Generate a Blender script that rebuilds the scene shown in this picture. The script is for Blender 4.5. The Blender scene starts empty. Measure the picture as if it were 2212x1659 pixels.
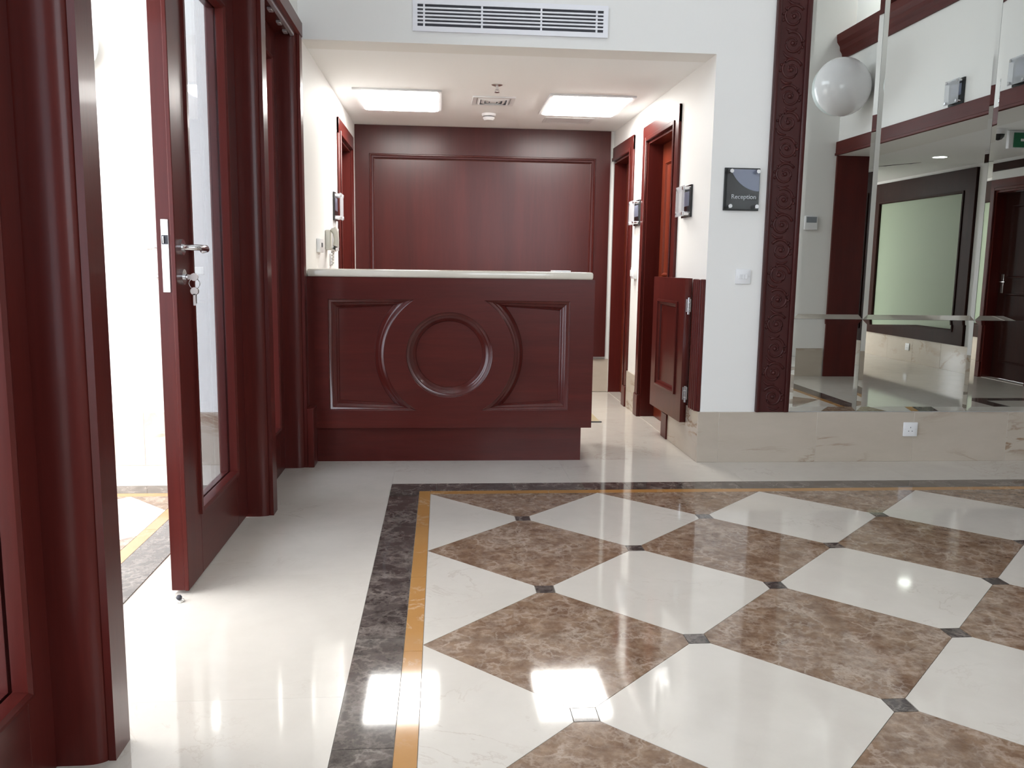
import bpy, bmesh, math, random
from mathutils import Vector, Matrix
random.seed(7)
sc = bpy.context.scene
COL = sc.collection

# ------------------------------------------------------------------ camera
IMG_W, IMG_H, F_PX = 2212.0, 1659.0, 1818.89
yaw, pitch, roll = math.radians(4.83078), math.radians(8.05763), math.radians(0.82383)
fw = Vector((math.sin(yaw)*math.cos(pitch), math.cos(yaw)*math.cos(pitch), -math.sin(pitch)))
rt = Vector((math.cos(yaw), -math.sin(yaw), 0)); up = rt.cross(fw)
r2 = rt*math.cos(roll)+up*math.sin(roll); u2 = -rt*math.sin(roll)+up*math.cos(roll)
cam_d = bpy.data.cameras.new('camera'); cam = bpy.data.objects.new('camera', cam_d); COL.objects.link(cam)
cam_d.sensor_fit = 'HORIZONTAL'; cam_d.sensor_width = 36.0; cam_d.lens = F_PX/IMG_W*36.0
cam_d.clip_start = 0.02; cam_d.clip_end = 200
M = Matrix((r2, u2, -fw)).transposed().to_4x4(); M.translation = Vector((0.05398, -3.70436, 1.14602))
cam.matrix_world = M
sc.camera = cam

# ------------------------------------------------------------------ world, daylight, exposure
SKY = 6.5
world = bpy.data.worlds.new('sky'); sc.world = world; world.use_nodes = True
bg = world.node_tree.nodes['Background']
bg.inputs[0].default_value = (0.94, 0.965, 1.0, 1); bg.inputs[1].default_value = SKY
sc.view_settings.view_transform = 'Standard'; sc.view_settings.look = 'None'
sc.view_settings.exposure = 0.42; sc.view_settings.gamma = 1.0; sc.view_settings.use_curve_mapping = False
sc.cycles.use_denoising = True
sc.cycles.max_bounces = 10; sc.cycles.diffuse_bounces = 4; sc.cycles.glossy_bounces = 5
sc.cycles.transparent_max_bounces = 16
sc.cycles.caustics_reflective = False; sc.cycles.caustics_refractive = False
def portal(name, loc, rot, sx, sy):
    l = bpy.data.lights.new(name, 'AREA'); l.shape = 'RECTANGLE'; l.size = sx; l.size_y = sy
    l.cycles.is_portal = True
    o = bpy.data.objects.new(name, l); COL.objects.link(o); o.location = loc; o.rotation_euler = rot; o['kind'] = 'helper'
portal('daylight_entrance', (-0.93, -0.93, 1.18), (0, math.radians(-90), 0), 2.3, 3.9)
portal('daylight_clerestory', (-0.95, -1.3, 4.05), (0, math.radians(-90), 0), 1.15, 3.3)  # sky portal at the added clerestory
portal('daylight_rear_window', (1.7, -5.27, 2.15), (math.radians(90), 0, 0), 2.6, 2.5)  # sky portal at the added rear window

# ------------------------------------------------------------------ node helpers / materials
def newmat(name):
    m = bpy.data.materials.new(name); m.use_nodes = True
    nt = m.node_tree; b = nt.nodes['Principled BSDF']
    return m, nt, b
def N(nt, t, **kw):
    n = nt.nodes.new(t)
    for k, v in kw.items(): setattr(n, k, v)
    return n
def ramp(nt, stops):
    r = N(nt, 'ShaderNodeValToRGB'); e = r.color_ramp.elements
    while len(e) < len(stops): e.new(0.5)
    for i, (p, c) in enumerate(stops): e[i].position = p; e[i].color = (c[0], c[1], c[2], 1)
    return r
def coords(nt, scale=(1, 1, 1), rnd=True):
    tc = N(nt, 'ShaderNodeTexCoord'); mp = N(nt, 'ShaderNodeMapping'); mp.inputs['Scale'].default_value = scale
    if rnd:
        oi = N(nt, 'ShaderNodeObjectInfo'); mu = N(nt, 'ShaderNodeVectorMath', operation='SCALE'); mu.inputs[0].default_value = (37.0, 61.0, 23.0)
        nt.links.new(oi.outputs['Random'], mu.inputs['Scale'])
        ad = N(nt, 'ShaderNodeVectorMath', operation='ADD')
        nt.links.new(tc.outputs['Object'], ad.inputs[0]); nt.links.new(mu.outputs[0], ad.inputs[1])
        nt.links.new(ad.outputs[0], mp.inputs['Vector'])
    else:
        nt.links.new(tc.outputs['Object'], mp.inputs['Vector'])
    return mp.outputs['Vector']
def noise(nt, vec, scale, detail=4, rough=0.55, dist=0.0):
    n = N(nt, 'ShaderNodeTexNoise'); n.inputs['Scale'].default_value = scale; n.inputs['Detail'].default_value = detail
    n.inputs['Roughness'].default_value = rough; n.inputs['Distortion'].default_value = dist
    nt.links.new(vec, n.inputs['Vector']); return n
def mixc(nt, fac, a, b, blend='MIX'):
    m = N(nt, 'ShaderNodeMix', data_type='RGBA', blend_type=blend)
    for sock, v in ((m.inputs[0], fac), (m.inputs[6], a), (m.inputs[7], b)):
        if isinstance(v, (int, float)): sock.default_value = v
        elif isinstance(v, tuple): sock.default_value = (v[0], v[1], v[2], 1)
        else: nt.links.new(v, sock)
    return m.outputs[2]
def setp(b, rough=0.5, metal=0.0, spec=0.5, coat=0.0, coatr=0.1, ior=1.5):
    b.inputs['Roughness'].default_value = rough; b.inputs['Metallic'].default_value = metal
    b.inputs['IOR'].default_value = ior; b.inputs['Specular IOR Level'].default_value = spec
    b.inputs['Coat Weight'].default_value = coat; b.inputs['Coat Roughness'].default_value = coatr
def plain(name, col, rough=0.5, metal=0.0, **kw):
    m, nt, b = newmat(name); setp(b, rough, metal, **kw)
    v = coords(nt); n = noise(nt, v, 9.0, 3)
    c = mixc(nt, n.outputs['Fac'], tuple(x*0.96 for x in col), tuple(min(1, x*1.04) for x in col))
    nt.links.new(c, b.inputs['Base Color']); return m
def wood(name, scale, dark, light, rough=0.30, coat=0.08, coatr=0.08, spec=0.20):
    m, nt, b = newmat(name); setp(b, rough, 0, coat=coat, coatr=coatr, spec=spec)
    v = coords(nt, scale)
    n1 = noise(nt, v, 0.7, 4, 0.5, 0.4); n2 = noise(nt, v, 6.0, 4, 0.6, 0.2)
    r1 = ramp(nt, [(0.25, dark), (0.75, light)]); nt.links.new(n1.outputs['Fac'], r1.inputs[0])
    r2_ = ramp(nt, [(0.35, (0.88,)*3), (0.65, (1.0,)*3)]); nt.links.new(n2.outputs['Fac'], r2_.inputs[0])
    c = mixc(nt, 1.0, r1.outputs[0], r2_.outputs[0], 'MULTIPLY')
    nt.links.new(c, b.inputs['Base Color'])
    bp = N(nt, 'ShaderNodeBump'); bp.inputs['Strength'].default_value = 0.015; bp.inputs['Distance'].default_value = 0.01
    nt.links.new(n2.outputs['Fac'], bp.inputs['Height']); nt.links.new(bp.outputs[0], b.inputs['Normal'])
    return m
WD, WL = (0.070, 0.0105, 0.0090), (0.105, 0.0165, 0.0125)
MAT = {}
MAT['wood_z'] = wood('mahogany_upright', (14, 14, 0.9), WD, WL)
MAT['wood_x'] = wood('mahogany_lengthwise', (0.9, 14, 14), WD, WL)
MAT['wood_y'] = wood('mahogany_crosswise', (14, 0.9, 14), WD, WL)
MAT['wood_panel'] = wood('mahogany_panel_satin', (9, 9, 0.6), (0.052, 0.0090, 0.0080), (0.076, 0.0130, 0.0105), 0.30, 0.08, 0.25, 0.32)
MAT['wood_door'] = wood('mahogany_door_leaf', (12, 12, 0.7), (0.115, 0.018, 0.009), (0.180, 0.032, 0.014))
MAT['wood_dark'] = wood('carved_dark_mahogany', (12, 12, 1.0), (0.045, 0.0085, 0.0080), (0.065, 0.0125, 0.0110), 0.36, 0.08, 0.2, 0.25)
MAT['wood_gloss'] = wood('mahogany_polished_moulding', (14, 14, 0.9), WD, WL, 0.24, 0.3, 0.1, 0.5)
MAT['wood_satin'] = wood('mahogany_satin_trim', (14, 0.9, 14), WD, WL, 0.5, 0.0, 0.2, 0.18)
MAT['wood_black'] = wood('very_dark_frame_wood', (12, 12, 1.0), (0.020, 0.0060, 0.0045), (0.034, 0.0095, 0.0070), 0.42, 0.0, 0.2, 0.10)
def marble(name, base, alt, vein, vscale, vwidth, rough, coat=0.0, stretch=(1, 1, 1), vstrength=0.6):
    m, nt, b = newmat(name); setp(b, rough, 0, coat=coat, coatr=0.04)
    v = coords(nt, stretch)
    n1 = noise(nt, v, 2.2, 5, 0.6, 0.4); n2 = noise(nt, v, 11.0, 4, 0.65)
    c = mixc(nt, n1.outputs['Fac'], base, alt); c2 = mixc(nt, n2.outputs['Fac'], (0.93,)*3, (1.04,)*3)
    c = mixc(nt, 1.0, c, c2, 'MULTIPLY')
    n3 = noise(nt, v, vscale, 7, 0.62, 0.7)
    su = N(nt, 'ShaderNodeMath', operation='SUBTRACT'); su.inputs[1].default_value = 0.5; nt.links.new(n3.outputs['Fac'], su.inputs[0])
    ab = N(nt, 'ShaderNodeMath', operation='ABSOLUTE'); nt.links.new(su.outputs[0], ab.inputs[0])
    r = ramp(nt, [(0.0, (1, 1, 1)), (vwidth, (0, 0, 0))]); nt.links.new(ab.outputs[0], r.inputs[0])
    n4 = noise(nt, v, 1.7, 2); rr = ramp(nt, [(0.50, (0,)*3), (0.66, (vstrength,)*3)]); nt.links.new(n4.outputs['Fac'], rr.inputs[0])
    ml = N(nt, 'ShaderNodeMath', operation='MULTIPLY'); nt.links.new(r.outputs[0], ml.inputs[0]); nt.links.new(rr.outputs[0], ml.inputs[1])
    c = mixc(nt, ml.outputs[0], c, vein)
    nt.links.new(c, b.inputs['Base Color']); return m
def emperador(name, lo, hi, vein, rough, vfac=0.75):
    m, nt, b = newmat(name); setp(b, rough)
    v = coords(nt, (1, 1, 1))
    nd = noise(nt, v, 6.0, 6, 0.65); sub = N(nt, 'ShaderNodeVectorMath', operation='SUBTRACT'); sub.inputs[1].default_value = (0.5,)*3
    nt.links.new(nd.outputs['Color'], sub.inputs[0])
    s2 = N(nt, 'ShaderNodeVectorMath', operation='SCALE'); s2.inputs['Scale'].default_value = 0.22; nt.links.new(sub.outputs[0], s2.inputs[0])
    ad = N(nt, 'ShaderNodeVectorMath', operation='ADD'); nt.links.new(v, ad.inputs[0]); nt.links.new(s2.outputs[0], ad.inputs[1])
    n1 = noise(nt, v, 16.0, 8, 0.7, 0.3); r1 = ramp(nt, [(0.34, lo), (0.66, hi)]); nt.links.new(n1.outputs['Fac'], r1.inputs[0])
    c = r1.outputs[0]
    nb = noise(nt, v, 3.2, 4, 0.6, 0.5); rb = ramp(nt, [(0.46, (0,)*3), (0.70, (0.55*vfac,)*3)]); nt.links.new(nb.outputs['Fac'], rb.inputs[0])
    nc = noise(nt, v, 30.0, 5, 0.7); rc = ramp(nt, [(0.42, (0,)*3), (0.62, (1,)*3)]); nt.links.new(nc.outputs['Fac'], rc.inputs[0])
    mlc = N(nt, 'ShaderNodeMath', operation='MULTIPLY'); nt.links.new(rb.outputs[0], mlc.inputs[0]); nt.links.new(rc.outputs[0], mlc.inputs[1])
    c = mixc(nt, mlc.outputs[0], c, vein)
    for sc_, w, k in ((10.0, 0.09, 0.8), (24.0, 0.16, 0.65)):
        vo = N(nt, 'ShaderNodeTexVoronoi', feature='DISTANCE_TO_EDGE'); vo.inputs['Scale'].default_value = sc_
        nt.links.new(ad.outputs[0], vo.inputs['Vector'])
        r = ramp(nt, [(0.0, (1,)*3), (w, (0,)*3)]); nt.links.new(vo.outputs['Distance'], r.inputs[0])
        nm = noise(nt, v, 7.0+sc_*0.1, 4); rm = ramp(nt, [(0.40, (0,)*3), (0.66, (vfac*k,)*3)]); nt.links.new(nm.outputs['Fac'], rm.inputs[0])
        ml = N(nt, 'ShaderNodeMath', operation='MULTIPLY'); nt.links.new(r.outputs[0], ml.inputs[0]); nt.links.new(rm.outputs[0], ml.inputs[1])
        c = mixc(nt, ml.outputs[0], c, vein)
    nt.links.new(c, b.inputs['Base Color']); return m
MAT['cream'] = marble('cream_marble_polished', (0.55, 0.505, 0.445), (0.68, 0.635, 0.575), (0.40, 0.32, 0.26), 2.6, 0.013, 0.06, vstrength=0.38)
MAT['skirt'] = marble('beige_marble_skirting', (0.45, 0.385, 0.315), (0.55, 0.485, 0.41), (0.25, 0.15, 0.085), 2.4, 0.034, 0.12, stretch=(0.6, 0.6, 1.8), vstrength=1.0)
MAT['counter_stone'] = marble('counter_cream_stone', (0.70, 0.64, 0.54), (0.78, 0.73, 0.64), (0.5, 0.42, 0.33), 3.0, 0.015, 0.10)
MAT['brown'] = emperador('brown_marble_polished', (0.125, 0.070, 0.042), (0.285, 0.190, 0.125), (0.50, 0.41, 0.34), 0.06)
MAT['darkm'] = emperador('dark_marble_polished', (0.030, 0.024, 0.022), (0.100, 0.080, 0.072), (0.36, 0.31, 0.27), 0.06, 0.6)
MAT['ochre'] = marble('ochre_marble_polished', (0.37, 0.17, 0.045), (0.48, 0.26, 0.095), (0.70, 0.55, 0.40), 4.0, 0.02, 0.07)
MAT['grout'] = plain('pale_grout', (0.62, 0.57, 0.50), 0.7)
def paint(name, col, rough=0.6):
    m, nt, b = newmat(name); setp(b, rough, spec=0.3)
    v = coords(nt, rnd=False); n = noise(nt, v, 1.2, 3); n2 = noise(nt, v, 240.0, 2)
    c = mixc(nt, n.outputs['Fac'], tuple(x*0.98 for x in col), col); nt.links.new(c, b.inputs['Base Color'])
    bp = N(nt, 'ShaderNodeBump'); bp.inputs['Strength'].default_value = 0.04; bp.inputs['Distance'].default_value = 0.002
    nt.links.new(n2.outputs['Fac'], bp.inputs['Height']); nt.links.new(bp.outputs[0], b.inputs['Normal']); return m
MAT['wall'] = paint('white_wall_paint', (0.84, 0.83, 0.805))
MAT['ceil'] = paint('white_ceiling_paint', (0.93, 0.935, 0.935), 0.8)
MAT['white'] = plain('white_plastic', (0.80, 0.80, 0.81), 0.35)
MAT['grille'] = plain('white_grille_enamel', (0.85, 0.85, 0.89), 0.35)
MAT['beigeplastic'] = plain('ivory_plastic', (0.66, 0.65, 0.58), 0.4)
MAT['tan'] = plain('tan_mat', (0.40, 0.33, 0.21), 0.8)
MAT['black'] = plain('black_gloss_plate', (0.012, 0.013, 0.014), 0.12)
MAT['dark'] = plain('dark_void', (0.05, 0.05, 0.06), 0.7)
MAT['screen'] = plain('grey_screen', (0.25, 0.27, 0.30), 0.2)
MAT['greyprint'] = plain('grey_blue_print', (0.30, 0.32, 0.42), 0.15)
MAT['chrome'] = plain('brushed_chrome', (0.72, 0.72, 0.74), 0.16, 1.0)
MAT['steel'] = plain('satin_steel', (0.78, 0.77, 0.75), 0.3, 1.0)
MAT['keymetal'] = plain('dull_key_metal', (0.42, 0.38, 0.36), 0.45, 0.7)
MAT['alu'] = plain('pale_aluminium', (0.75, 0.73, 0.76), 0.35, 0.8)
MAT['opal'] = plain('opal_white_glass', (0.86, 0.86, 0.88), 0.18, coat=0.4)
MAT['opalrim'] = plain('frosted_rim', (0.66, 0.72, 0.71), 0.25)
MAT['green'] = plain('exit_green', (0.01, 0.16, 0.07), 0.3)
MAT['panelgreen'] = paint('pale_green_panel', (0.31, 0.37, 0.27), 0.5)
m, nt, b = newmat('silvered_mirror'); setp(b, 0.004, 1.0); b.inputs['Base Color'].default_value = (0.86, 0.88, 0.855, 1); MAT['mirror'] = m
def glass(name, tint, sheen=0.0):
    """thin clear sheet: transparent with a Schlick reflection, optionally with a pale reflected sheen mixed into its colour"""
    m, nt, b = newmat(name); nt.nodes.remove(b); out = nt.nodes['Material Output']
    t = N(nt, 'ShaderNodeBsdfTransparent'); t.inputs[0].default_value = (*tint, 1)
    g = N(nt, 'ShaderNodeBsdfGlossy'); g.inputs['Roughness'].default_value = 0.01
    ge = N(nt, 'ShaderNodeNewGeometry'); dt = N(nt, 'ShaderNodeVectorMath', operation='DOT_PRODUCT')
    nt.links.new(ge.outputs['Normal'], dt.inputs[0]); nt.links.new(ge.outputs['Incoming'], dt.inputs[1])
    ab = N(nt, 'ShaderNodeMath', operation='ABSOLUTE'); nt.links.new(dt.outputs['Value'], ab.inputs[0])
    om = N(nt, 'ShaderNodeMath', operation='SUBTRACT'); om.inputs[0].default_value = 1.0; nt.links.new(ab.outputs[0], om.inputs[1])
    pw = N(nt, 'ShaderNodeMath', operation='POWER'); pw.inputs[1].default_value = 5.0; nt.links.new(om.outputs[0], pw.inputs[0])
    ma = N(nt, 'ShaderNodeMath', operation='MULTIPLY_ADD'); ma.inputs[1].default_value = 0.96; ma.inputs[2].default_value = 0.04; nt.links.new(pw.outputs[0], ma.inputs[0])
    mx = N(nt, 'ShaderNodeMixShader'); nt.links.new(ma.outputs[0], mx.inputs[0]); nt.links.new(t.outputs[0], mx.inputs[1]); nt.links.new(g.outputs[0], mx.inputs[2])
    last = mx.outputs[0]
    if sheen > 0:
        d = N(nt, 'ShaderNodeBsdfDiffuse'); d.inputs[0].default_value = (0.8, 0.81, 0.84, 1)
        m2 = N(nt, 'ShaderNodeMixShader'); m2.inputs[0].default_value = sheen
        nt.links.new(last, m2.inputs[1]); nt.links.new(d.outputs[0], m2.inputs[2]); last = m2.outputs[0]
    nt.links.new(last, out.inputs[0]); return m
MAT['glass'] = glass('clear_door_glass', (0.90, 0.93, 0.95))
MAT['glass_tint'] = glass('lightly_tinted_door_glass', (0.70, 0.725, 0.76))
MAT['acrylic'] = glass('clear_acrylic', (0.92, 0.93, 0.94))
MAT['acrylic_sheen'] = glass('sheen_acrylic', (0.92, 0.93, 0.94), 0.32)  # white diffuse stands in for bright reflections on the sign covers
def emis(name, col, st):
    m, nt, b = newmat(name); setp(b, 0.5); b.inputs['Base Color'].default_value = (0.8, 0.8, 0.8, 1)
    b.inputs['Emission Color'].default_value = (*col, 1); b.inputs['Emission Strength'].default_value = st; return m
MAT['tube'] = emis('lit_diffuser', (1.0, 0.985, 0.94), 24.0)
MAT['down'] = emis('lit_downlight', (0.93, 1.0, 0.93), 12.0)

# ------------------------------------------------------------------ object helpers
def tag(o, label=None, cat=None, group=None, kind=None):
    if label: o['label'] = label
    if cat: o['category'] = cat
    if group: o['group'] = group
    if kind: o['kind'] = kind
    return o
WLOC = {}      # world location of unrotated parents; None for parents with a local frame
def thing(name, loc, label=None, cat=None, group=None, kind=None, rotz=None):
    o = bpy.data.objects.new(name, None); COL.objects.link(o); o.location = loc; o.empty_display_size = 0.1
    if rotz is not None: o.rotation_euler = (0, 0, rotz); WLOC[o.name] = None
    else: WLOC[o.name] = Vector(loc)
    return tag(o, label, cat, group, kind)
def finish(name, me, mat, parent=None, smooth=None):
    xs = [v.co for v in me.vertices]
    c = Vector(((min(v.x for v in xs)+max(v.x for v in xs))/2, (min(v.y for v in xs)+max(v.y for v in xs))/2, min(v.z for v in xs)))
    me.transform(Matrix.Translation(-c))
    if isinstance(mat, str): mat = MAT[mat]
    me.materials.clear(); me.materials.append(mat)
    o = bpy.data.objects.new(name, me); COL.objects.link(o)
    if parent is not None:
        o.parent = parent; base = WLOC[parent.name]
        o.location = c - base if base is not None else c - LOCAL.get(parent.name, Vector((0, 0, 0)))
        WLOC[o.name] = c if base is not None else None
        if base is None: LOCAL[o.name] = c        # position inside the rotated thing's own frame
    else:
        o.location = c; WLOC[o.name] = c
    if smooth is not None:
        me.shade_smooth()
        me.set_sharp_from_angle(angle=math.radians(smooth))
    return o
LOCAL = {}
def obj(name, bm, mat, parent=None, smooth=None, bevel=0.0, seg=1):
    if bevel > 0:
        bmesh.ops.bevel(bm, geom=list(bm.edges), offset=bevel, segments=seg, affect='EDGES', profile=0.5, clamp_overlap=True)
    bmesh.ops.recalc_face_normals(bm, faces=bm.faces)
    me = bpy.data.meshes.new(name); bm.to_mesh(me); bm.free()
    return finish(name, me, mat, parent, smooth)
def BM(): return bmesh.new()
def box(bm, x0, x1, y0, y1, z0, z1):
    vs = [bm.verts.new(p) for p in ((x0,y0,z0),(x1,y0,z0),(x1,y1,z0),(x0,y1,z0),(x0,y0,z1),(x1,y0,z1),(x1,y1,z1),(x0,y1,z1))]
    for f in ((0,3,2,1),(4,5,6,7),(0,1,5,4),(1,2,6,5),(2,3,7,6),(3,0,4,7)): bm.faces.new([vs[i] for i in f])
    return bm
def bx(*a): return box(BM(), *a)
def boxes(lst):
    bm = BM()
    for a in lst: box(bm, *a)
    return bm
def boxobj(name, a, mat, parent=None, bevel=0.0, seg=1):
    return obj(name, bx(*a), mat, parent, bevel=bevel, seg=seg, smooth=40 if bevel else None)
AX = {'z': lambda u, v, h: (u, v, h), 'y': lambda u, v, h: (u, h, v), 'x': lambda u, v, h: (h, u, v)}
def prism(bm, poly, axis, h0, h1):
    f = AX[axis]
    a = [bm.verts.new(f(u, v, h0)) for u, v in poly]; b_ = [bm.verts.new(f(u, v, h1)) for u, v in poly]
    n = len(poly); bm.faces.new(a); bm.faces.new(list(reversed(b_)))
    for i in range(n): bm.faces.new((a[i], b_[i], b_[(i+1) % n], a[(i+1) % n]))
    return bm
def cyl(bm, c, axis, r, h0, h1, n=20, r1=None):
    f = AX[axis]; r1 = r if r1 is None else r1
    a = [bm.verts.new(f(c[0]+r*math.cos(2*math.pi*i/n), c[1]+r*math.sin(2*math.pi*i/n), h0)) for i in range(n)]
    b_ = [bm.verts.new(f(c[0]+r1*math.cos(2*math.pi*i/n), c[1]+r1*math.sin(2*math.pi*i/n), h1)) for i in range(n)]
    bm.faces.new(a); bm.faces.new(list(reversed(b_)))
    for i in range(n): bm.faces.new((a[i], b_[i], b_[(i+1) % n], a[(i+1) % n]))
    return bm
def lathe(bm, c, axis, prof, n=32):
    f = AX[axis]; rings = []
    for r, h in prof:
        if r < 1e-5: rings.append([bm.verts.new(f(c[0], c[1], h))])
        else: rings.append([bm.verts.new(f(c[0]+r*math.cos(2*math.pi*i/n), c[1]+r*math.sin(2*math.pi*i/n), h)) for i in range(n)])
    for A, B in zip(rings, rings[1:]):
        for i in range(n):
            j = (i+1) % n
            if len(A) == 1 and len(B) == 1: continue
            if len(A) == 1: bm.faces.new((A[0], B[i], B[j]))
            elif len(B) == 1: bm.faces.new((A[i], A[j], B[0]))
            else: bm.faces.new((A[i], A[j], B[j], B[i]))
    return bm
def tube(bm, pts, rad, n=8, cap=True):
    pts = [Vector(p) for p in pts]; rings = []
    for i, p in enumerate(pts):
        t = (pts[min(i+1, len(pts)-1)]-pts[max(i-1, 0)]).normalized()
        a = Vector((0, 0, 1)) if abs(t.z) < 0.9 else Vector((1, 0, 0))
        s = t.cross(a).normalized(); w = s.cross(t); r = rad[i] if isinstance(rad, (list, tuple)) else rad
        rings.append([bm.verts.new(p+s*r*math.cos(2*math.pi*k/n)+w*r*math.sin(2*math.pi*k/n)) for k in range(n)])
    for A, B in zip(rings, rings[1:]):
        for k in range(n): bm.faces.new((A[k], A[(k+1) % n], B[(k+1) % n], B[k]))
    if cap: bm.faces.new(rings[0]); bm.faces.new(list(reversed(rings[-1])))
    return bm
def area2(p): return sum(p[i][0]*p[(i+1) % len(p)][1]-p[(i+1) % len(p)][0]*p[i][1] for i in range(len(p)))
def offset(poly, d):
    n = len(poly); out = []
    for i in range(n):
        p0, p1, p2 = Vector(poly[i-1]), Vector(poly[i]), Vector(poly[(i+1) % n])
        e1, e2 = (p1-p0).normalized(), (p2-p1).normalized()
        n1, n2 = Vector((-e1.y, e1.x)), Vector((-e2.y, e2.x)); k = 1+n1.dot(n2)
        out.append(tuple(p1+(n1+n2)*(d/max(k, 0.25))))
    return out
def moulding(bm, poly, prof, axis, sign=1.0, h0=0.0, closed_field=False):
    """stepped moulding along a closed outline; prof = (inset, height) pairs, heights added to h0 with sign"""
    if area2(poly) < 0: poly = poly[::-1]
    f = AX[axis]; rings = []
    for ins, hh in prof: rings.append([bm.verts.new(f(u, v, h0+sign*hh)) for u, v in offset(poly, ins)])
    n = len(poly)
    for A, B in zip(rings, rings[1:]):
        for i in range(n): bm.faces.new((A[i], A[(i+1) % n], B[(i+1) % n], B[i]))
    if closed_field: bm.faces.new(rings[-1])
    return bm
def rect(u0, u1, v0, v1): return [(u0, v0), (u1, v0), (u1, v1), (u0, v1)]
def arc(cx, cy, r, a0, a1, n): return [(cx+r*math.cos(math.radians(a0+(a1-a0)*i/n)), cy+r*math.sin(math.radians(a0+(a1-a0)*i/n))) for i in range(n+1)]
def plate(name, outer, holes, axis, h0, h1, mat, parent=None, smooth=None):
    cu = bpy.data.curves.new(name, 'CURVE'); cu.dimensions = '2D'; cu.fill_mode = 'BOTH'; cu.extrude = abs(h1-h0)/2
    for poly in [outer]+holes:
        sp = cu.splines.new('POLY'); sp.points.add(len(poly)-1); sp.use_cyclic_u = True
        for p, (u, v) in zip(sp.points, poly): p.co = (u, v, 0, 1)
    t = bpy.data.objects.new('tmp', cu); COL.objects.link(t)
    me = bpy.data.meshes.new_from_object(t.evaluated_get(bpy.context.evaluated_depsgraph_get()))
    bpy.data.objects.remove(t); bpy.data.curves.remove(cu); me.name = name
    f = AX[axis]; hm = (h0+h1)/2
    for v in me.vertices: v.co = f(v.co.x, v.co.y, hm+v.co.z)
    bm = BM(); bm.from_mesh(me); bpy.data.meshes.remove(me)
    bmesh.ops.remove_doubles(bm, verts=bm.verts, dist=1e-5)
    return obj(name, bm, mat, parent, smooth)
def text(name, body, size, mat, parent, org, udir, vdir, thick=0.0015):
    """raised lettering; org = lower-left corner, udir/vdir = reading and up directions"""
    cu = bpy.data.curves.new(name, 'FONT'); cu.body = body; cu.size = size; cu.extrude = thick/2; cu.resolution_u = 4
    t = bpy.data.objects.new('tmp', cu); COL.objects.link(t)
    me = bpy.data.meshes.new_from_object(t.evaluated_get(bpy.context.evaluated_depsgraph_get()))
    bpy.data.objects.remove(t); bpy.data.curves.remove(cu)
    U, V = Vector(udir), Vector(vdir); Wn = U.cross(V)
    for v in me.vertices: v.co = Vector(org)+U*v.co.x+V*v.co.y+Wn*v.co.z
    return finish(name, me, mat, parent)
def clip(poly, a, b, c):
    """keep the side where a*x + b*y <= c"""
    out = []
    for i in range(len(poly)):
        p, q = poly[i-1], poly[i]; dp, dq = a*p[0]+b*p[1]-c, a*q[0]+b*q[1]-c
        if (dp <= 1e-9) != (dq <= 1e-9):
            t = dp/(dp-dq); out.append((p[0]+t*(q[0]-p[0]), p[1]+t*(q[1]-p[1])))
        if dq <= 1e-9: out.append(q)
    return out

# ================================================================== key dimensions (metres)
YW = 1.09            # plane of the mirror wall and the bulkhead over the reception
XAL, XAR, YAB, ZA = -0.70, 1.577, 3.86, 2.325     # reception alcove
XP = -0.70           # room face of the partition posts
XG = -0.815          # room face of the door leaves and sidelight frames
XR = 4.175           # right lobby wall
ZL = 4.7             # lobby ceiling
YR = -5.2            # rear wall
D = 0.42426          # half diagonal of a 600 mm tile

# ================================================================== floor
floor = tag(boxobj('floor', (-12, 6.2, -9.0, 4.3, -0.12, -0.0035), 'grout'), 'polished marble floor with inlaid diamond pattern and dark border', 'floor', kind='structure')
TH = 0.012; J = 0.0009
TCACHE = {}
def tile(name, poly, mat, jj=J):
    poly = [p for i, p in enumerate(poly) if (Vector(p)-Vector(poly[i-1])).length > 1e-5]
    if len(poly) < 3: return
    if area2(poly) < 0: poly = poly[::-1]
    poly = offset(poly, jj)
    cx = sum(p[0] for p in poly)/len(poly); cy = sum(p[1] for p in poly)/len(poly)
    key = (mat, tuple((round(p[0]-cx, 4), round(p[1]-cy, 4)) for p in poly))
    if key not in TCACHE:
        bm = prism(BM(), [(p[0]-cx, p[1]-cy) for p in poly], 'z', -TH, 0.0)
        bmesh.ops.recalc_face_normals(bm, faces=bm.faces)
        me = bpy.data.meshes.new(name); bm.to_mesh(me); bm.free(); me.materials.append(MAT[mat]); TCACHE[key] = me
    o = bpy.data.objects.new(name, TCACHE[key]); COL.objects.link(o); o.parent = floor
    o.location = Vector((cx, cy, 0))-WLOC[floor.name]
    return o
def diamonds(ox, oy, i0, i1, j0, j1, x0, x1, y0, y1, par=0, a=0.034):
    for i in range(i0, i1+1):
        for j in range(j0, j1+1):
            cx, cy = ox+i*D, oy-j*D
            inside = lambda x, y: x0+0.02 < x < x1-0.02 and y0+0.02 < y < y1-0.02
            if (i+j) % 2 == 0:
                p = [(cx+D, cy), (cx, cy+D), (cx-D, cy), (cx, cy-D)]
                for (sx, sy) in ((1, 0), (-1, 0), (0, 1), (0, -1)):
                    if inside(cx+sx*D, cy+sy*D): p = clip(p, sx, sy, sx*cx+sy*cy+D-a)
                for q in ((1, 0, x1), (-1, 0, -x0), (0, 1, y1), (0, -1, -y0)):
                    if p: p = clip(p, *q)
                if p: tile('brown_tile' if (i+par) % 2 else 'cream_tile', p, 'brown' if (i+par) % 2 else 'cream')
            elif inside(cx, cy):
                tile('inset_tile', rect(cx-a, cx+a, cy-a, cy+a), 'darkm', 0.0016)
RB = 9
PX0, PX1, PY0, PY1 = 0.0, 8*D, -RB*D, D
diamonds(0, 0, 0, 8, -1, RB, PX0, PX1, PY0, PY1)
OW, DW = 0.057, 0.147
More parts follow.
